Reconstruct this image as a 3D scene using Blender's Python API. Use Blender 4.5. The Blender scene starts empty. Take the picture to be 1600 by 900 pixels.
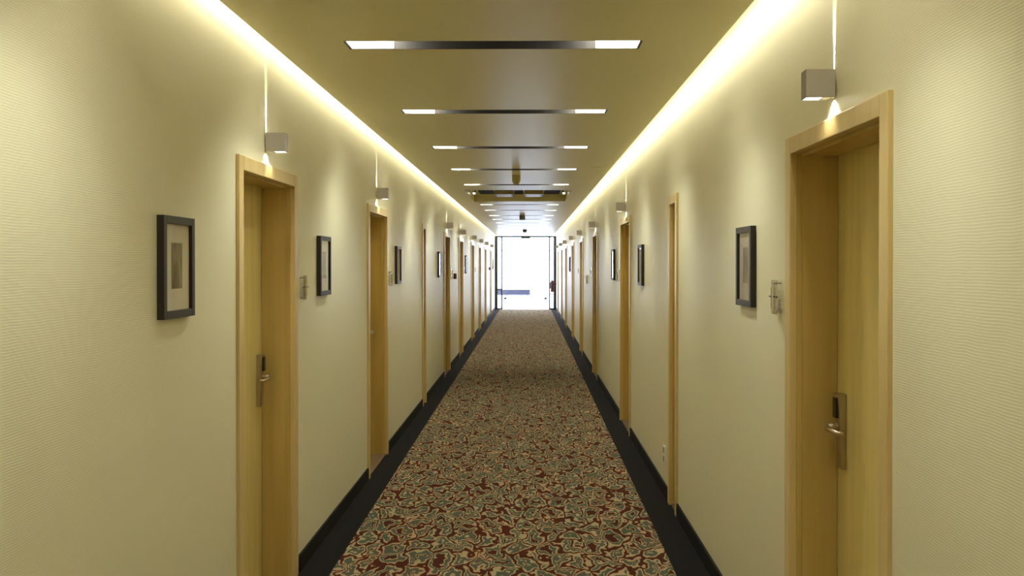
import bpy, bmesh, math, random
from mathutils import Vector, Matrix
random.seed(4)
C = bpy.context.scene.collection
S = bpy.context.scene

# ------------------------------------------------------------------ camera
F_PX = 1400.0
cam_d = bpy.data.cameras.new('camera'); cam = bpy.data.objects.new('camera', cam_d); C.objects.link(cam)
cam_d.sensor_width = 36.0; cam_d.lens = F_PX / 1600 * 36.0
cam_d.shift_x = -14 / 1600; cam_d.shift_y = -28 / 1600
cam_d.clip_start = 0.05; cam_d.clip_end = 200
cam.location = (0, 0, 1.6)
cam.rotation_euler = (math.pi / 2 - math.atan(10 / F_PX), 0, math.atan(13 / F_PX))
S.camera = cam

# ------------------------------------------------------------------ sky, exposure
W = bpy.data.worlds.new('sky'); S.world = W; W.use_nodes = True
bg = W.node_tree.nodes['Background']
bg.inputs['Color'].default_value = (0.72, 0.80, 1.0, 1); bg.inputs['Strength'].default_value = 7.5
S.view_settings.view_transform = 'Standard'; S.view_settings.look = 'None'
S.view_settings.gamma = 1; S.view_settings.exposure = 0.56

# ------------------------------------------------------------------ dimensions (metres)
XL, XR = -1.201, 0.940            # wall faces
Y0, Y1 = -2.6, 31.3               # back wall, glazed end
PL, PR = -1.133, 0.822            # edges of the dropped ceiling panel
ZC, ZT = 2.562, 2.80              # dropped ceiling underside, slab above
SLOT_Y = [-1.25, 0.48, 2.21, 3.95, 5.68, 7.43, 9.16, 10.93, 14.62, 16.16, 17.93, 19.45, 21.1, 22.8, 24.5, 26.2, 27.9, 29.6]
SLOT_X0, SLOT_X1, SLOT_W = -0.806, 0.490, 0.15
COVE_COL = (1.0, 0.96, 0.74); COVE_W = 2.95
DOWN_COL = (0.96, 1.0, 0.93); DOWN_W = 5.2; BROAD_W = 15.0

# ------------------------------------------------------------------ cove lights above the ceiling edges
def area(name, loc, rot, sx, sy, col, power):
    l = bpy.data.lights.new(name, 'AREA'); l.shape = 'RECTANGLE'; l.size = sx; l.size_y = sy
    l.color = col; l.energy = power
    o = bpy.data.objects.new(name, l); o.location = loc; o.rotation_euler = rot; C.objects.link(o); return o
n_cove = 20; seg = (Y1 - Y0) / n_cove
for i in range(n_cove):
    y = Y0 + (i + .5) * seg
    # emitting side turned to the wall
    area('cove_lamp', (PL - 0.007, y, ZC + 0.10), (0, math.radians(40), 0), 0.03, seg * .98, COVE_COL, COVE_W)
    area('cove_lamp', (PR + 0.013, y, ZC + 0.10), (0, math.radians(-40), 0), 0.03, seg * .98, COVE_COL, COVE_W)

def spot(name, loc, target, size_deg, blend, col, power, rad=0.01):
    l = bpy.data.lights.new(name, 'SPOT'); l.spot_size = math.radians(size_deg); l.spot_blend = blend
    l.color = col; l.energy = power; l.shadow_soft_size = rad
    o = bpy.data.objects.new(name, l); o.location = loc
    d = Vector(target) - Vector(loc); o.rotation_euler = d.to_track_quat('-Z', 'Y').to_euler(); C.objects.link(o); return o

# ------------------------------------------------------------------ helpers
def rgb(r, g, b):
    f = lambda c: (c / 255 / 12.92) if c / 255 <= .04045 else ((c / 255 + .055) / 1.055) ** 2.4
    return (f(r), f(g), f(b), 1)
def mat(name, col, rough=.5, metal=0.0, spec=.5, noise=None, bump=None, emit=None):
    m = bpy.data.materials.new(name); m.use_nodes = True
    nt = m.node_tree; b = nt.nodes['Principled BSDF']
    b.inputs['Base Color'].default_value = col if len(col) == 4 else (*col, 1)
    b.inputs['Roughness'].default_value = rough; b.inputs['Metallic'].default_value = metal
    b.inputs['Specular IOR Level'].default_value = spec
    tc = nt.nodes.new('ShaderNodeTexCoord')
    if noise:                                     # (scale xyz, second colour, detail)
        mp = nt.nodes.new('ShaderNodeMapping'); mp.inputs['Scale'].default_value = noise[0]
        n = nt.nodes.new('ShaderNodeTexNoise'); n.inputs['Scale'].default_value = 1; n.inputs['Detail'].default_value = 4
        r = nt.nodes.new('ShaderNodeValToRGB'); r.color_ramp.elements[0].position = .3; r.color_ramp.elements[1].position = .7
        r.color_ramp.elements[0].color = b.inputs['Base Color'].default_value[:]; r.color_ramp.elements[1].color = noise[1]
        nt.links.new(tc.outputs['Object'], mp.inputs[0]); nt.links.new(mp.outputs[0], n.inputs['Vector'])
        nt.links.new(n.outputs['Fac'], r.inputs[0]); nt.links.new(r.outputs[0], b.inputs['Base Color'])
    if bump:                                      # (scale xyz, strength, distance)
        mp = nt.nodes.new('ShaderNodeMapping'); mp.inputs['Scale'].default_value = bump[0]
        n = nt.nodes.new('ShaderNodeTexNoise'); n.inputs['Scale'].default_value = 1; n.inputs['Detail'].default_value = 2
        bp = nt.nodes.new('ShaderNodeBump'); bp.inputs['Strength'].default_value = bump[1]; bp.inputs['Distance'].default_value = bump[2]
        nt.links.new(tc.outputs['Object'], mp.inputs[0]); nt.links.new(mp.outputs[0], n.inputs['Vector'])
        nt.links.new(n.outputs['Fac'], bp.inputs['Height']); nt.links.new(bp.outputs[0], b.inputs['Normal'])
    if emit:
        b.inputs['Emission Color'].default_value = (*emit[0], 1); b.inputs['Emission Strength'].default_value = emit[1]
    return m
def box(bm, x0, x1, y0, y1, z0, z1):
    if x0 > x1: x0, x1 = x1, x0
    if y0 > y1: y0, y1 = y1, y0
    if z0 > z1: z0, z1 = z1, z0
    v = [bm.verts.new(p) for p in [(x0,y0,z0),(x1,y0,z0),(x1,y1,z0),(x0,y1,z0),(x0,y0,z1),(x1,y0,z1),(x1,y1,z1),(x0,y1,z1)]]
    for f in [(3,2,1,0),(4,5,6,7),(0,1,5,4),(1,2,6,5),(2,3,7,6),(3,0,4,7)]: bm.faces.new([v[i] for i in f])
    return v
def tube(bm, pts, r, n=10):
    rings = []
    pts = [Vector(p) for p in pts]
    for i, p in enumerate(pts):
        d = (pts[min(i+1, len(pts)-1)] - pts[max(i-1, 0)]).normalized()
        q = d.to_track_quat('Z', 'Y'); rr = r[i] if isinstance(r, (list, tuple)) else r
        rings.append([bm.verts.new(p + q @ Vector((rr*math.cos(2*math.pi*k/n), rr*math.sin(2*math.pi*k/n), 0))) for k in range(n)])
    for a, b in zip(rings, rings[1:]):
        for k in range(n): bm.faces.new([a[k], a[(k+1) % n], b[(k+1) % n], b[k]])
    bm.faces.new(rings[0][::-1]); bm.faces.new(rings[-1])
def B(*boxes):
    bm = bmesh.new()
    for b in boxes: box(bm, *b)
    return bm
def link_mesh(name, bm, m, parent=None, bevel=0, smooth=False):
    if bevel:
        bmesh.ops.bevel(bm, geom=bm.edges[:], offset=bevel, segments=2, affect='EDGES', profile=.6)
    bmesh.ops.recalc_face_normals(bm, faces=bm.faces[:])
    me = bpy.data.meshes.new(name); bm.to_mesh(me); bm.free(); me.materials.append(m)
    if smooth:
        for p in me.polygons: p.use_smooth = True
    o = bpy.data.objects.new(name, me); C.objects.link(o); o.parent = parent
    return o
def tag(o, label=None, cat=None, group=None, kind=None):
    if label: o['label'] = label
    if cat: o['category'] = cat
    if group: o['group'] = group
    if kind: o['kind'] = kind
    return o
def empty(name, loc=(0,0,0), scale=(1,1,1)):
    o = bpy.data.objects.new(name, None); o.location = loc; o.scale = scale; o.empty_display_size = .1; C.objects.link(o); return o
def tree_copy(o, parent=None, kids=None):
    c = o.copy(); C.objects.link(c); c.parent = parent
    for ch in kids_of.get(o.name, []): tree_copy(ch, c)
    return c
kids_of = {}
def kid(o):
    kids_of.setdefault(o.parent.name, []).append(o); return o

# ------------------------------------------------------------------ materials
def wall_material():
    m = bpy.data.materials.new('ribbed_wallpaper'); m.use_nodes = True; nt = m.node_tree; b = nt.nodes['Principled BSDF']
    b.inputs['Base Color'].default_value = (0.75, 0.70, 0.48, 1)
    b.inputs['Roughness'].default_value = .42; b.inputs['Specular IOR Level'].default_value = .45
    tc = nt.nodes.new('ShaderNodeTexCoord')
    w = nt.nodes.new('ShaderNodeTexWave'); w.wave_type = 'BANDS'; w.bands_direction = 'Z'
    w.inputs['Scale'].default_value = 46; w.inputs['Distortion'].default_value = 3.0; w.inputs['Detail'].default_value = 1; w.inputs['Detail Scale'].default_value = .25
    bp = nt.nodes.new('ShaderNodeBump'); bp.inputs['Strength'].default_value = .13; bp.inputs['Distance'].default_value = .0015
    nt.links.new(tc.outputs['Object'], w.inputs['Vector']); nt.links.new(w.outputs['Fac'], bp.inputs['Height']); nt.links.new(bp.outputs[0], b.inputs['Normal'])
    return m
M_wall = wall_material()
M_ceil = mat('satin_ceiling_paint', (0.76, 0.69, 0.375), .36, spec=.45)
M_slab = mat('cove_paint', (0.8, 0.78, 0.68), .7)
M_floor = mat('black_floor', (0.012, 0.011, 0.010), .9, spec=.08, bump=((120,120,120), .3, .002))
M_base = mat('black_baseboard', (0.012, 0.011, 0.010), .7, spec=.15)
M_wood = mat('maple_leaf', (0.64, 0.50, 0.165), .30, spec=.5, noise=((14, 14, .9), (0.78, 0.62, 0.24, 1)))
M_jamb = mat('maple_lining', (0.54, 0.37, 0.105), .33, spec=.5, noise=((18, 18, 1.1), (0.64, 0.46, 0.15, 1)))
M_case = mat('maple_casing', (0.62, 0.45, 0.18), .30, spec=.5, noise=((20, 20, 1.2), (0.72, 0.55, 0.25, 1)))
M_thr = mat('brown_threshold', (0.16, 0.10, 0.045), .5)
M_steel = mat('brushed_steel', (0.50, 0.45, 0.38), .32, metal=1)
M_lever = mat('satin_lever_metal', (0.60, 0.50, 0.38), .3, metal=1)
M_steel2 = mat('polished_steel', (0.75, 0.72, 0.66), .18, metal=1)
M_grey = mat('sconce_grey_metal', (0.40, 0.37, 0.33), .5, metal=.25)
M_black = mat('black_plastic', (0.01, 0.01, 0.01), .3)
M_frame = mat('dark_wood_frame', (0.022, 0.017, 0.012), .38, spec=.4)
M_mat = mat('ivory_mount', (0.80, 0.75, 0.62), .9, spec=.1)
M_white = mat('white_plastic', (0.8, 0.8, 0.76), .35)
M_refl = mat('dark_light_housing', (0.05, 0.045, 0.04), .6, spec=.1)
M_end = mat('white_reflector', (0.5, 0.5, 0.48), .4)
M_lamp = mat('lamp_diffuser', (0.9, 0.9, 0.9), .5, emit=((1.0, 1.0, 0.90), 48))
M_slamp = mat('sconce_diffuser', (0.9, 0.9, 0.9), .5, emit=((1.0, 0.97, 0.85), 9))
M_det = mat('cream_detector', (0.42, 0.34, 0.14), .5)
M_grd = mat('grey_green_plastic', (0.16, 0.17, 0.14), .4)
M_red = mat('red_enamel', (0.10, 0.012, 0.012), .4)
M_post = mat('anthracite_frame', (0.045, 0.05, 0.06), .4)
M_alu = mat('grey_aluminium_frame', (0.07, 0.09, 0.12), .4)
M_grille = mat('dark_blue_grille', (0.016, 0.022, 0.085), .6, spec=.2)
M_olive = mat('olive_grey_box', (0.33, 0.27, 0.13), .5)
M_out = mat('pale_terrace_stone', (0.75, 0.75, 0.75), .6)
M_bench = mat('slate_blue_bench', (0.038, 0.038, 0.065), .6)

def glass_material(name, tint, fres=1.45):
    m = bpy.data.materials.new(name); m.use_nodes = True; nt = m.node_tree; nt.nodes.clear()
    o = nt.nodes.new('ShaderNodeOutputMaterial'); t = nt.nodes.new('ShaderNodeBsdfTransparent'); g = nt.nodes.new('ShaderNodeBsdfGlossy')
    t.inputs[0].default_value = tint; g.inputs['Roughness'].default_value = .02
    ge = nt.nodes.new('ShaderNodeNewGeometry'); dt = nt.nodes.new('ShaderNodeVectorMath'); dt.operation = 'DOT_PRODUCT'
    nt.links.new(ge.outputs['Normal'], dt.inputs[0]); nt.links.new(ge.outputs['Incoming'], dt.inputs[1])
    def ma(op, a, b):
        n = nt.nodes.new('ShaderNodeMath'); n.operation = op
        for i, q in enumerate((a, b)):
            if q is None: continue
            if isinstance(q, (int, float)): n.inputs[i].default_value = q
            else: nt.links.new(q, n.inputs[i])
        return n.outputs[0]
    r0 = ((fres - 1) / (fres + 1)) ** 2
    fr_out = ma('ADD', ma('MULTIPLY', ma('POWER', ma('SUBTRACT', 1.0, ma('ABSOLUTE', dt.outputs['Value'], None)), 5.0), 1 - r0), r0)
    mx = nt.nodes.new('ShaderNodeMixShader')
    nt.links.new(fr_out, mx.inputs[0]); nt.links.new(t.outputs[0], mx.inputs[1]); nt.links.new(g.outputs[0], mx.inputs[2]); nt.links.new(mx.outputs[0], o.inputs[0])
    return m
M_glass = glass_material('clear_glass', (.96, .98, .99, 1))
M_pglass = glass_material('picture_glass', (.97, .97, .97, 1), 1.35)
M_acryl = glass_material('acrylic', (.86, .84, .78, 1), 1.5)

def print_material(name, seed, c0, c1):
    m = bpy.data.materials.new(name); m.use_nodes = True; nt = m.node_tree; b = nt.nodes['Principled BSDF']
    b.inputs['Roughness'].default_value = .8
    tc = nt.nodes.new('ShaderNodeTexCoord'); mp = nt.nodes.new('ShaderNodeMapping'); mp.inputs['Scale'].default_value = (8, 22, 9); mp.inputs['Location'].default_value = (seed, seed*2.3, seed*.7)
    n = nt.nodes.new('ShaderNodeTexNoise'); n.inputs['Scale'].default_value = 1; n.inputs['Detail'].default_value = 5; n.inputs['Distortion'].default_value = .8
    r = nt.nodes.new('ShaderNodeValToRGB'); r.color_ramp.elements[0].position = .35; r.color_ramp.elements[1].position = .72
    r.color_ramp.elements[0].color = c0; r.color_ramp.elements[1].color = c1
    nt.links.new(tc.outputs['Object'], mp.inputs[0]); nt.links.new(mp.outputs[0], n.inputs['Vector']); nt.links.new(n.outputs['Fac'], r.inputs[0]); nt.links.new(r.outputs[0], b.inputs['Base Color'])
    return m
M_print1 = print_material('sepia_print', 1.3, (.12, .10, .06, 1), (.42, .37, .26, 1))
M_print2 = print_material('grey_print', 4.1, (.22, .20, .14, 1), (.50, .47, .36, 1))

def carpet_material():
    m = bpy.data.materials.new('patterned_carpet'); m.use_nodes = True; nt = m.node_tree; N = nt.nodes; L = nt.links; b = N['Principled BSDF']
    b.inputs['Roughness'].default_value = .95; b.inputs['Specular IOR Level'].default_value = .1
    tc = N.new('ShaderNodeTexCoord')
    sn = N.new('ShaderNodeVectorMath'); sn.operation = 'SNAP'; sn.inputs[1].default_value = (.005, .009, 1)   # rows of tufts
    L.new(tc.outputs['Object'], sn.inputs[0])
    mp = N.new('ShaderNodeMapping'); mp.inputs['Scale'].default_value = (1, .50, 1); L.new(sn.outputs[0], mp.inputs[0])
    w1 = N.new('ShaderNodeTexNoise'); w1.inputs['Scale'].default_value = 13; w1.inputs['Detail'].default_value = 1.2; w1.inputs['Roughness'].default_value = .6
    L.new(mp.outputs[0], w1.inputs['Vector'])
    ce = N.new('ShaderNodeVectorMath'); ce.operation = 'SUBTRACT'; ce.inputs[1].default_value = (.5, .5, .5); L.new(w1.outputs['Color'], ce.inputs[0])
    sc = N.new('ShaderNodeVectorMath'); sc.operation = 'SCALE'; sc.inputs['Scale'].default_value = .16; L.new(ce.outputs[0], sc.inputs[0])
    ad = N.new('ShaderNodeVectorMath'); ad.operation = 'ADD'; L.new(mp.outputs[0], ad.inputs[0]); L.new(sc.outputs[0], ad.inputs[1])
    vo = N.new('ShaderNodeTexVoronoi'); vo.voronoi_dimensions = '2D'; vo.feature = 'DISTANCE_TO_EDGE'; vo.inputs['Scale'].default_value = 9
    L.new(ad.outputs[0], vo.inputs['Vector'])
    n = N.new('ShaderNodeTexNoise'); n.inputs['Scale'].default_value = 8; n.inputs['Detail'].default_value = 1; L.new(mp.outputs[0], n.inputs['Vector'])
    mm = N.new('ShaderNodeMath'); mm.operation = 'MULTIPLY_ADD'; mm.inputs[1].default_value = .26; mm.inputs[2].default_value = -.12; L.new(n.outputs['Fac'], mm.inputs[0])
    sm = N.new('ShaderNodeMath'); sm.operation = 'ADD'; L.new(vo.outputs['Distance'], sm.inputs[0]); L.new(mm.outputs[0], sm.inputs[1])
    r = N.new('ShaderNodeValToRGB'); cr = r.color_ramp; cr.interpolation = 'CONSTANT'
    green = (.078, .088, .055, 1); cream = (.36, .285, .155, 1); red = (.060, .014, .006, 1); tan = (.20, .085, .035, 1)
    cr.elements[0].position = 0; cr.elements[0].color = red; cr.elements[1].position = .085; cr.elements[1].color = tan
    for p, c in ((.10, cream), (.19, green), (.36, cream), (.41, red)):
        e = cr.elements.new(p); e.color = c
    L.new(sm.outputs[0], r.inputs[0])
    # some red yarns run brighter
    n2 = N.new('ShaderNodeTexNoise'); n2.inputs['Scale'].default_value = 5; L.new(mp.outputs[0], n2.inputs['Vector'])
    r2 = N.new('ShaderNodeValToRGB'); r2.color_ramp.elements[0].position = .5; r2.color_ramp.elements[1].position = .62
    r2.color_ramp.elements[0].color = (1, 1, 1, 1); r2.color_ramp.elements[1].color = (1.12, .97, .93, 1); L.new(n2.outputs['Fac'], r2.inputs[0])
    mx = N.new('ShaderNodeMix'); mx.data_type = 'RGBA'; mx.blend_type = 'MULTIPLY'; mx.inputs[0].default_value = 1
    L.new(r.outputs[0], mx.inputs[6]); L.new(r2.outputs[0], mx.inputs[7]); L.new(mx.outputs[2], b.inputs['Base Color'])
    n3 = N.new('ShaderNodeTexNoise'); n3.inputs['Scale'].default_value = 220; L.new(tc.outputs['Object'], n3.inputs['Vector'])
    bp = N.new('ShaderNodeBump'); bp.inputs['Strength'].default_value = .4; bp.inputs['Distance'].default_value = .003
    L.new(n3.outputs['Fac'], bp.inputs['Height']); L.new(bp.outputs[0], b.inputs['Normal'])
    return m
M_carpet = carpet_material()

# ------------------------------------------------------------------ door layout: near edge y of the casing, wall side
DW = 0.93; ZD = 2.05; CW = 0.06; REC = 0.152
LEFT = [3.66, 6.62, 12.58, 15.25, 18.45, 21.15, 23.97, 27.3]
RIGHT = [2.325, 8.28, 12.28, 15.62, 18.75, 22.3, 25.2, 28.6]
SL = [10.0]; SR = [5.655]; SWW = 0.345       # narrow riser-cupboard doors
EXTRA = [0.2]                                # a door beside the camera, left
def openings(side):
    main, nar = (LEFT, SL) if side < 0 else (RIGHT, SR)
    return sorted([(y, y + DW) for y in main] + [(y, y + SWW) for y in nar])

# ------------------------------------------------------------------ structure
def wall(name, side):
    X = XL if side < 0 else XR; T = .30 * side
    bm = bmesh.new(); y = Y0
    for a, b in openings(side):
        a += .03; b -= .03
        box(bm, X, X + T, y, a, 0, ZT); box(bm, X, X + T, a, b, ZD - .03, ZT); y = b
    box(bm, X, X + T, y, Y1, 0, ZT)
    bmesh.ops.remove_doubles(bm, verts=bm.verts[:], dist=1e-5)
    return tag(link_mesh(name, bm, M_wall), None, None, None, 'structure')
tag(wall('wall_left', -1), 'left corridor wall in cream ribbed wallpaper')
tag(wall('wall_right', 1), 'right corridor wall in cream ribbed wallpaper')
tag(link_mesh('wall_back', B((XL-.3, XR+.3, Y0-.2, Y0, 0, ZT)), M_wall), 'cream wall closing the corridor behind the viewer', kind='structure')
tag(link_mesh('floor', B((XL-.3, XR+.3, Y0-.2, Y1+.1, -.15, 0)), M_floor), 'black floor border along both walls', kind='structure')

# dropped ceiling: strips between the slots and the coffer
HX0, HX1, HY0, HY1 = -.855, .555, 11.72, 13.86
cuts = [(y - SLOT_W/2, y + SLOT_W/2, SLOT_X0, SLOT_X1) for y in SLOT_Y] + [(HY0, HY1, HX0, HX1)]
cuts.sort()
bm = bmesh.new(); y = Y0; T = .022
for a, b, x0, x1 in cuts:
    box(bm, PL, PR, y, a, ZC, ZC+T); box(bm, PL, x0, a, b, ZC, ZC+T); box(bm, x1, PR, a, b, ZC, ZC+T); y = b
box(bm, PL, PR, y, Y1, ZC, ZC+T)
bmesh.ops.remove_doubles(bm, verts=bm.verts[:], dist=1e-5)
# coffer: raised field with side faces
box(bm, HX0-.02, HX1+.02, HY0-.02, HY1+.02, ZC+.10, ZC+.12)
box(bm, HX0-.02, HX0, HY0, HY1, ZC+T, ZC+.10); box(bm, HX1, HX1+.02, HY0, HY1, ZC+T, ZC+.10)
box(bm, HX0-.02, HX1+.02, HY0-.02, HY0, ZC+T, ZC+.10); box(bm, HX0-.02, HX1+.02, HY1, HY1+.02, ZC+T, ZC+.10)
ceil = tag(link_mesh('ceiling', bm, M_ceil), 'dropped satin ceiling with light slots and open cove edges', kind='structure')
link_mesh('slab', B((XL-.3, XR+.3, Y0-.2, Y1+.1, ZT, ZT+.15)), M_slab, ceil)
link_mesh('end_bulkhead', B((XL, XR, Y1-.03, Y1+.1, ZC, ZT)), M_slab, ceil)
link_mesh('joint_strip', B((.60, .73, 8.925, 8.945, ZC-.003, ZC+.004)), M_steel2, ceil)

# baseboards, one board between each pair of doors
for side, nm in ((-1, 'baseboard_left'), (1, 'baseboard_right')):
    X = XL if side < 0 else XR
    e = tag(empty(nm, (X, 0, 0)), 'black baseboard along the %s wall' % ('left' if side < 0 else 'right'), kind='structure')
    y = Y0
    for a, b in openings(side) + [(Y1, Y1)]:
        o = link_mesh('board', B((0, -side*.012, y, a - (0 if a == Y1 else 0), 0, .085)), M_base, e); y = b

# ------------------------------------------------------------------ doors
def make_door(side, width, main=True):
    """origin at floor, near edge of casing, on the wall face; x measured out of the corridor by s*depth"""
    s = side; root = empty('door')
    P = .014; T = ZD
    bm = bmesh.new()
    # casing
    box(bm, -s*P, s*.012, 0, CW, 0, T); box(bm, -s*P, s*.012, width-CW, width, 0, T); box(bm, -s*P, s*.012, CW, width-CW, T-CW, T)
    kid(link_mesh('casing', bm, M_case, root, bevel=.003))
    rec = REC if main else .07
    bm = bmesh.new()
    g = CW + .000; k = .016
    # lining: front rebate then deeper lining
    for (a, b) in ((g - .03, g), (width - g, width - g + .03)):
        box(bm, s*.012, s*(rec+.05), a, b, 0, T-CW)
    box(bm, s*.012, s*(rec+.05), g-.03, width-g+.03, T-CW, T-CW+.03)
    # stop bead along the lining
    box(bm, s*.030, s*rec, g, g+.010, 0, T-CW); box(bm, s*.030, s*rec, width-g-.010, width-g, 0, T-CW); box(bm, s*.030, s*rec, g+.010, width-g-.010, T-CW-.010, T-CW)
    kid(link_mesh('lining', bm, M_jamb, root))
    leaf = kid(link_mesh('door_leaf', B((s*(rec+.003), s*(rec+.045), g+.003, width-g-.003, .012, T-CW-.003)), M_wood, root, bevel=.0015))
    kid(link_mesh('threshold', B((s*.0, s*(rec+.05), g, width-g, 0, .008)), M_thr, root))
    if main:
        yc = width - g - .075; f = s*(rec+.003)
        bm = bmesh.new()
        v = box(bm, f, f - s*.018, yc-.023, yc+.023, .888, 1.148)
        for q in v:                                                  # the plate is thicker at the top
            if q.co.z > 1 and abs(q.co.x - (f - s*.018)) < 1e-6: q.co.x = f - s*.030
        kid(link_mesh('lock_plate', bm, M_steel, leaf, bevel=.003))
        kid(link_mesh('card_reader', B((f - s*.026, f - s*.036, yc-.016, yc+.016, 1.065, 1.135)), M_black, leaf, bevel=.002))
        bm = bmesh.new()
        tube(bm, [(f - s*.015, yc, 1.035), (f - s*.062, yc, 1.035)], [.012, .010], 14)
        tube(bm, [(f - s*.060, yc+.004, 1.035), (f - s*.066, yc-.02, 1.034), (f - s*.066, yc-.06, 1.032), (f - s*.060, yc-.10, 1.030), (f - s*.045, yc-.118, 1.029)], [.0095, .0095, .009, .0085, .007], 12)
        tube(bm, [(f - s*.015, yc, 1.035), (f - s*.022, yc, 1.035)], [.019, .019], 16)
        kid(link_mesh('lever_handle', bm, M_lever, leaf, smooth=True))
    return root
protos = {}
def child_copy(o, parent):
    c = o.copy(); C.objects.link(c); c.parent = parent
    for ch in kids_of.get(o.name, []): child_copy(ch, c)
names = ['nearest', 'second', 'third', 'fourth', 'fifth', 'sixth', 'seventh', 'eighth', 'ninth', 'tenth']
dn = 1
for side, ys, X in ((-1, LEFT, XL), (1, RIGHT, XR)):
    p = make_door(side, DW); sd = 'left' if side < 0 else 'right'
    for i, y in enumerate(ys):
        if i == 0: o = p; src = p.name
        else:
            o = p.copy(); C.objects.link(o)
            for ch in kids_of[src]: child_copy(ch, o)
        o.location = (X, y, 0)
        tag(o, 'maple room door in a deep maple casing, %s on the %s wall' % (names[i] + (' room door' if i else ''), sd), kind='structure')
        protos[(side, i)] = o
k = 1
# numbered names, given last because kids_of is keyed by the first name
for o in protos.values(): o.name = 'door_%d' % k; k += 1
for side, y, X in ((-1, SL[0], XL), (1, SR[0], XR)):
    o = make_door(side, SWW, False); o.location = (X, y, 0); o.name = 'door_%d' % k; k += 1
    tag(o, 'very narrow maple service door on the %s wall' % ('left' if side < 0 else 'right'), kind='structure')

# ------------------------------------------------------------------ carpet runner
car = link_mesh('carpet_runner', B((-1.022, .752, Y0+.02, Y1-.12, 0, .009)), M_carpet)
tag(car, 'long carpet runner with winding dark red, green and cream pattern', 'carpet')

# ------------------------------------------------------------------ ceiling slot lights
def make_slot():
    root = empty('ceiling_light')
    L = SLOT_X1 - SLOT_X0; w = SLOT_W; H = .105; t = .004
    bm = bmesh.new()
    box(bm, 0, L, w/2-t, w/2, 0, H); box(bm, 0, L, -w/2, -w/2+t, 0, H)
    box(bm, 0, t, -w/2+t, w/2-t, 0, H); box(bm, L-t, L, -w/2+t, w/2-t, 0, H); box(bm, 0, L, -w/2, w/2, H, H+t)
    kid(link_mesh('housing', bm, M_refl, root))
    for a, b, e in ((t, .25, t), (L-.25, L-t, L-t-.01)):
        kid(link_mesh('lamp', B((a+.01 if a < .5 else a+.04, b-.04 if a < .5 else b-.01, -w/2+.012, w/2-.030, H-.012, H-.002)), M_lamp, root))
    for a, b in ((t, .20), (L-.20, L-t)):
        kid(link_mesh('side_reflector', B((a+.006, b, w/2-t-.003, w/2-t, .002, H-.014)), M_end, root))
    for x in (t, L-t-.006):
        kid(link_mesh('end_reflector', B((x, x+.006, -w/2+t, w/2-t, .004, H-.014)), M_end, root))
    return root
slot0 = make_slot()
for i, y in enumerate(SLOT_Y):
    if i == 0: o = slot0
    else:
        o = slot0.copy(); C.objects.link(o)
        for ch in kids_of[slot0.name]: child_copy(ch, o)
    o.location = (SLOT_X0, y, ZC + .0005)
    vis = i - 3
    if vis < 0: lab = 'recessed slot light overhead, %s nearer than the first in sight' % (['three', 'two', 'one'][i]); g = 'slot lights behind the viewer'
    else:
        g = 'slot lights across the ceiling'
        if vis < 5: lab = 'recessed dark slot light with glowing ends, %s across the ceiling' % (['nearest', 'second', 'third', 'fourth', 'fifth and last before the coffer'][vis])
        else: lab = 'recessed slot light with glowing ends, %s beyond the ceiling coffer' % (['first', 'second', 'third', 'fourth', 'fifth', 'sixth', 'seventh', 'eighth', 'ninth', 'tenth'][vis-5])
    tag(o, lab, 'ceiling light', g)
    # wall washing lamps in each end of the slot
    for sx, X, xs in ((-1, XL, SLOT_X0 + .06), (1, XR, SLOT_X1 - .06)):
        spot('slot_lamp', (xs, y, ZC - .004), (xs + sx*.12, y - .15, ZC - 1), 92, 1.0, DOWN_COL, BROAD_W, .012)
        for dy in (-.27, -.56):
            spot('slot_lamp', (xs, y + (-.02 if dy > -.4 else -.05), ZC - .004), (X, y + dy, ZC - 1.00), 50, 1.0, DOWN_COL, DOWN_W, .012)

# ------------------------------------------------------------------ sconces above the doors
def make_sconce(side):
    s = side; root = empty('wall_sconce'); x0 = -s*.006; x1 = -s*.094; w = .026; z0, z1 = 0, .086
    bm = bmesh.new(); t = .003
    box(bm, x1, x1+s*t, -w, w, z0, z1); box(bm, x0, x0-s*t, -w, w, z0, z1)
    box(bm, x0-s*t, x1+s*t, -w, -w+t, z0, z1); box(bm, x0-s*t, x1+s*t, w-t, w, z0, z1)
    box(bm, x0-s*t, x1+s*t, -w+t, w-t, z1-t, z1)
    box(bm, x0-s*t, x0-s*.034, -w+t, w-t, z0+.002, z0+.005)
    kid(link_mesh('body', bm, M_grey, root))
    kid(link_mesh('diffuser', B((x0-s*.034, x1+s*t, -w+t, w-t, z0+.003, z0+.008)), M_slamp, root))
    kid(link_mesh('bracket', B((0, x0, -.01, .01, .02, .066)), M_steel, root))
    return root
def beams(side, y, z):
    X = XL if side < 0 else XR; s = side
    spot('sconce_lamp', (X - s*.010, y, z + .089), (X - s*.001, y, z + .175), 14, .7, (1, .97, .78), 15.0, .002)
    spot('sconce_lamp', (X - s*.004, y, z + .07), (X, y, z + .125), 11, .6, (1, .97, .78), 30.0, .0015)
    spot('sconce_lamp', (X - s*.020, y, z - .002), (X, y, z - .045), 104, .8, (1, .97, .78), 4.5, .006)
for side, ys, X in ((-1, LEFT, XL), (1, RIGHT, XR)):
    p = make_sconce(side); src = p.name; sd = 'left' if side < 0 else 'right'
    for i, y in enumerate(ys):
        if i == 0: o = p
        else:
            o = p.copy(); C.objects.link(o)
            for ch in kids_of[src]: child_copy(ch, o)
        yy = y + (.42 if side < 0 else .435)
        if (side, i) == (1, 0): yy = 2.775
        o.location = (X, yy, 2.108)
        tag(o, 'small grey box sconce above the %s room door on the %s' % (names[i], sd), 'wall lamp', 'box sconces on the %s wall' % sd)
        beams(side, yy, 2.108)

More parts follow.
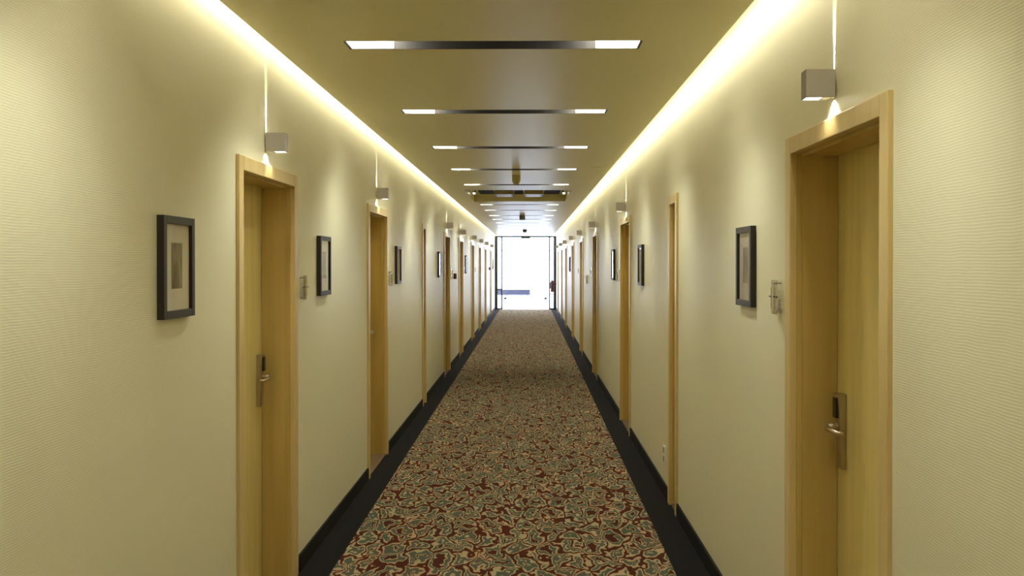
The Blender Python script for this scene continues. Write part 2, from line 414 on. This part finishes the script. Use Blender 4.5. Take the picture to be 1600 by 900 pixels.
# ------------------------------------------------------------------ framed pictures
def make_picture(side, pm):
    s = side; root = empty('framed_picture'); w, h, d = .268, .340, .024; b = .026
    bm = bmesh.new()
    box(bm, 0, -s*d, 0, b, 0, h); box(bm, 0, -s*d, w-b, w, 0, h); box(bm, 0, -s*d, b, w-b, 0, b); box(bm, 0, -s*d, b, w-b, h-b, h)
    kid(link_mesh('frame', bm, M_frame, root, bevel=.0015))
    kid(link_mesh('mount', B((0, -s*.012, b, w-b, b, h-b)), M_mat, root))
    kid(link_mesh('print', B((-s*.012, -s*.0128, .088, w-.088, .098, h-.088)), pm, root))
    kid(link_mesh('glass', B((-s*.016, -s*.018, b, w-b, b, h-b)), M_pglass, root))
    return root
pics = [(-1, 2.877, M_print1, 'black framed sepia photograph in a wide ivory mount, before the nearest left door'),
        (-1, 5.05, M_print2, 'black framed picture between the first two room doors on the left'),
        (-1, 7.99, M_print2, 'black framed picture just past the second room door on the left'),
        (-1, 11.72, M_print1, 'framed picture past the narrow service door on the left'),
        (-1, 16.72, M_print2, 'small framed picture past the fourth room door on the left'),
        (-1, 29.2, M_print1, 'tiny framed picture nearest the glazed end on the left'),
        (1, 3.72, M_print2, 'black framed grey print beside the nearest door on the right'),
        (1, 7.33, M_print1, 'framed picture before the second room door on the right'),
        (1, 9.79, M_print2, 'thin edge-on framed picture past the second room door on the right'),
        (1, 20.4, M_print1, 'distant framed picture past the fifth room door on the right')]
for side, y, pm, lab in pics:
    o = make_picture(side, pm); o.location = (XL if side < 0 else XR, y, 1.418)
    tag(o, lab, 'picture', 'framed pictures along the corridor')

# ------------------------------------------------------------------ room number plates
def make_plate(side):
    s = side; root = empty('room_sign')
    kid(link_mesh('back_plate', B((-s*.018, -s*.020, 0, .075, 0, .128)), M_acryl, root))
    kid(link_mesh('metal_strip', B((-s*.021, -s*.025, .030, .066, .018, .100)), M_steel2, root, bevel=.001))
    kid(link_mesh('number', B((-s*.025, -s*.0265, .040, .054, .026, .042), (-s*.025, -s*.0265, .040, .050, .058, .088)), M_black, root))
    bm = bmesh.new(); tube(bm, [(-s*.023, -.014, .066), (-s*.023, .088, .066)], .0032, 8); kid(link_mesh('cross_rod', bm, M_black, root))
    for zz in (.010, .118):
        bm = bmesh.new(); tube(bm, [(0, .014, zz), (-s*.030, .014, zz)], .005, 10); kid(link_mesh('stand_off', bm, M_steel, root))
    bm = bmesh.new(); tube(bm, [(-s*.030, .014, .004), (-s*.030, .014, .108)], .005, 10); kid(link_mesh('clip_bar', bm, M_steel2, root))
    return root
for side, ys, X in ((-1, LEFT, XL), (1, RIGHT, XR)):
    p = make_plate(side); src = p.name; sd = 'left' if side < 0 else 'right'
    for i, y in enumerate(ys):
        if i == 0: o = p
        else:
            o = p.copy(); C.objects.link(o)
            for ch in kids_of[src]: child_copy(ch, o)
        o.location = (X, y + DW + .085, 1.410)
        tag(o, 'clear room sign with steel pins beside the %s room door on the %s' % (names[i], sd), 'sign', 'room signs on the %s wall' % sd)

# ------------------------------------------------------------------ coffer fittings
for x0, x1, nm in ((-.74, -.52, 'left'), (-.22, -.09, 'middle'), (.22, .45, 'right')):
    tag(link_mesh('air_grille', B((x0, x1, 12.5, 13.55, ZC+.088, ZC+.0995)), M_grille), 'dark blue air grille in the ceiling coffer, %s one' % nm, 'vent', 'air grilles in the coffer')
for x0, nm in ((-.50, 'left'), (-.07, 'right')):
    e = empty('ventilation_box', (x0, 12.75, ZC+.0995))
    kid(link_mesh('body', B((0, .27, 0, .62, -.068, 0)), M_olive, e, bevel=.003))
    for ya in (.10, .34):
        kid(link_mesh('outlet', B((.03, .24, ya, ya+.10, -.073, -.068)), M_steel, e))
    tag(e, 'olive ventilation box hanging in the ceiling coffer, %s one' % nm, 'ventilation box', 'boxes in the coffer')
for x, nm in ((-.80, 'left'), (.50, 'right')):
    bm = bmesh.new(); tube(bm, [(0,0,0), (0,0,-.035)], [.026,.024], 16)
    o = empty('coffer_spotlight', (x, 13.0, ZC+.0995)); kid(link_mesh('ring', bm, M_steel2, o))
    bm = bmesh.new(); tube(bm, [(0,0,-.035), (0,0,-.050)], [.018,.012], 16); kid(link_mesh('lamp', bm, M_slamp, o))
    tag(o, 'tiny round spotlight at the %s end of the ceiling coffer' % nm, 'ceiling light', 'coffer spotlights')

# ------------------------------------------------------------------ detectors
def detector(name, x, y, r, h, m, lab, cat):
    root = empty(name, (x, y, ZC)); bm = bmesh.new()
    tube(bm, [(0,0,0), (0,0,-h*.18)], [r, r], 20); kid(link_mesh('base', bm, m, root, smooth=False))
    bm = bmesh.new(); tube(bm, [(0,0,-h*.18), (0,0,-h*.45), (0,0,-h*.75), (0,0,-h*.93), (0,0,-h)], [r*.95, r, r*.85, r*.5, r*.15], 20)
    kid(link_mesh('dome', bm, m, root, smooth=True))
    tag(root, lab, cat); return root
detector('smoke_detector', -.142, 9.75, .047, .105, M_det, 'yellowish dome detector under the ceiling before the coffer', 'detector')
o = empty('warning_box', (-.139, 17.75, ZC)); kid(link_mesh('body', B((-.055, .055, -.03, .03, -.095, -.005)), M_grd, o, bevel=.006)); kid(link_mesh('base', B((-.03, .03, -.02, .02, -.005, 0)), M_steel, o))
tag(o, 'small grey green box hanging from the ceiling beyond the coffer', 'detector')
detector('ceiling_speaker', -.127, 25.4, .06, .08, M_grd, 'tiny grey dome under the ceiling near the glazed end', 'detector')

# ------------------------------------------------------------------ fire points, socket, extinguisher
def call_point(y, z, lab):
    o = empty('alarm_call_point', (XL, y, z))
    kid(link_mesh('body', B((0, .045, -.045, .045, -.045, .045)), M_red, o, bevel=.006)); kid(link_mesh('push_glass', B((.045, .047, -.025, .025, -.025, .025)), M_black, o))
    tag(o, lab, 'fire alarm', 'fire alarm points on the left wall')
call_point(14.25, 1.40, 'dark red fire alarm point past the third room door on the left')
call_point(26.6, 1.45, 'dark fire alarm point near the glazed end on the left')
o = empty('wall_socket', (XR, 6.2, .28))
kid(link_mesh('plate', B((0, -.010, -.04, .04, -.06, .06)), M_white, o, bevel=.002))
for dz in (-.03, .03):
    bm = bmesh.new(); tube(bm, [(-.010, 0, dz), (-.012, 0, dz)], [.02, .02], 14); kid(link_mesh('outlet', bm, M_grd, o))
tag(o, 'white wall socket low beside the narrow service door on the right', 'socket')
o = empty('wall_device', (XR, 14.5, 1.28)); kid(link_mesh('body', B((0, -.03, -.05, .05, 0, .14)), M_white, o, bevel=.004)); kid(link_mesh('lens', B((-.03, -.033, -.015, .015, .09, .11)), M_grd, o))
tag(o, 'white wall device past the third room door on the right', 'wall switch')
def ext():
    o = empty('fire_extinguisher', (.80, 30.95, .62)); bm = bmesh.new()
    tube(bm, [(0,0,0), (0,0,.02), (0,0,.33), (0,0,.38), (0,0,.40)], [.055,.062,.062,.045,.02], 20); kid(link_mesh('cylinder_body', bm, M_red, o, smooth=True))
    bm = bmesh.new(); box(bm, -.05, .03, -.012, .012, .41, .425); box(bm, -.015, .015, -.015, .015, .395, .44); kid(link_mesh('valve', bm, M_black, o))
    bm = bmesh.new(); tube(bm, [(0,-.02,.41), (-.05,-.05,.40), (-.068,-.05,.30), (-.068,-.04,.12)], .01, 8); kid(link_mesh('hose', bm, M_black, o))
    kid(link_mesh('wall_bracket', B((.05, .139, -.02, .02, .25, .30)), M_black, o))
    tag(o, 'dark red fire extinguisher hung on the right wall beside the glazed end', 'fire extinguisher')
ext()

# ------------------------------------------------------------------ glazed end: posts, transom, doors, side lights
e = empty('window_1', (0, Y1, 0)); tag(e, 'glazed screen with side lights closing the far end', kind='structure')
Zt = 2.545
for x0, x1, m in ((XL, -1.105, M_post), (-.985, -.935, M_alu), (.685, .735, M_alu), (.845, XR, M_post)):
    link_mesh('post', B((x0, x1, -.05, .05, 0, Zt)), m, e)
link_mesh('head_rail', B((XL, XR, -.05, .05, Zt-.03, ZC)), M_alu, e)
link_mesh('sill_rail', B((-1.105, -.985, -.03, .03, 0, .05), (.735, .845, -.03, .03, 0, .05)), M_alu, e)
link_mesh('side_rail', B((-1.105, -.985, -.02, .02, .67, .73)), M_alu, e)
link_mesh('pane', B((-1.105, -.985, -.004, .004, .05, Zt-.03)), M_glass, e); link_mesh('pane', B((.735, .845, -.004, .004, .05, Zt-.03)), M_glass, e)
link_mesh('transom', B((-.935, .685, -.012, .012, 2.055, 2.085)), M_post, e)
link_mesh('pane', B((-.935, .685, -.004, .004, 2.08, Zt-.03)), M_glass, e)
e = empty('door_%d' % k, (0, Y1, 0)); tag(e, 'frameless glass double door at the far end', kind='structure')
for x0, x1, hx in ((-.93, -.128, -.845), (-.122, .68, .575)):
    p = link_mesh('glass_leaf', B((x0, x1, -.005, .005, .012, 2.055)), M_glass, e)
    bm = bmesh.new(); tube(bm, [(hx, -.05, 1.05), (hx, -.05, 2.0)], .018, 8)
    for z in (1.15, 1.9): tube(bm, [(hx, -.05, z), (hx, -.005, z)], .009, 8)
    link_mesh('pull_handle', bm, M_alu, p)
    link_mesh('pivot_fitting', B((hx-.05, hx+.05, -.012, .012, .35, .42)), M_alu, p)
link_mesh('door_closer', B((-.28, .03, -.10, -.05, 2.47, 2.53)), M_alu, e)
link_mesh('threshold', B((-.935, .685, -.12, .05, 0, .012)), M_alu, e)

# ------------------------------------------------------------------ outside
tag(link_mesh('terrace_floor', B((-8, 8, Y1+.1, Y1+14, -.15, -.01)), M_out), 'pale terrace floor beyond the glass', kind='structure')
o = empty('bench', (0, 33.0, 0))
kid(link_mesh('seat', B((-1.35, .03, 0, .45, .44, .64)), M_bench, o, bevel=.01))
for x in (-1.25, -.07): kid(link_mesh('leg', B((x-.03, x+.03, .05, .40, -.01, .44)), M_out, o))
tag(o, 'slate blue bench on the terrace behind the glass doors', 'bench')
o = empty('low_railing', (0, 35.2, 0))
bm = bmesh.new(); tube(bm, [(-3, 0, .40), (3, 0, .40)], .018, 8); kid(link_mesh('rail', bm, M_alu, o))
for x in (-2.4, -1.6, -.9, -.3, .3, .62, 1.4, 2.2):
    bm = bmesh.new(); tube(bm, [(x, 0, -.01), (x, 0, .40)], .014, 8); kid(link_mesh('post', bm, M_alu, o))
tag(o, 'thin low metal railing at the edge of the terrace', 'railing')
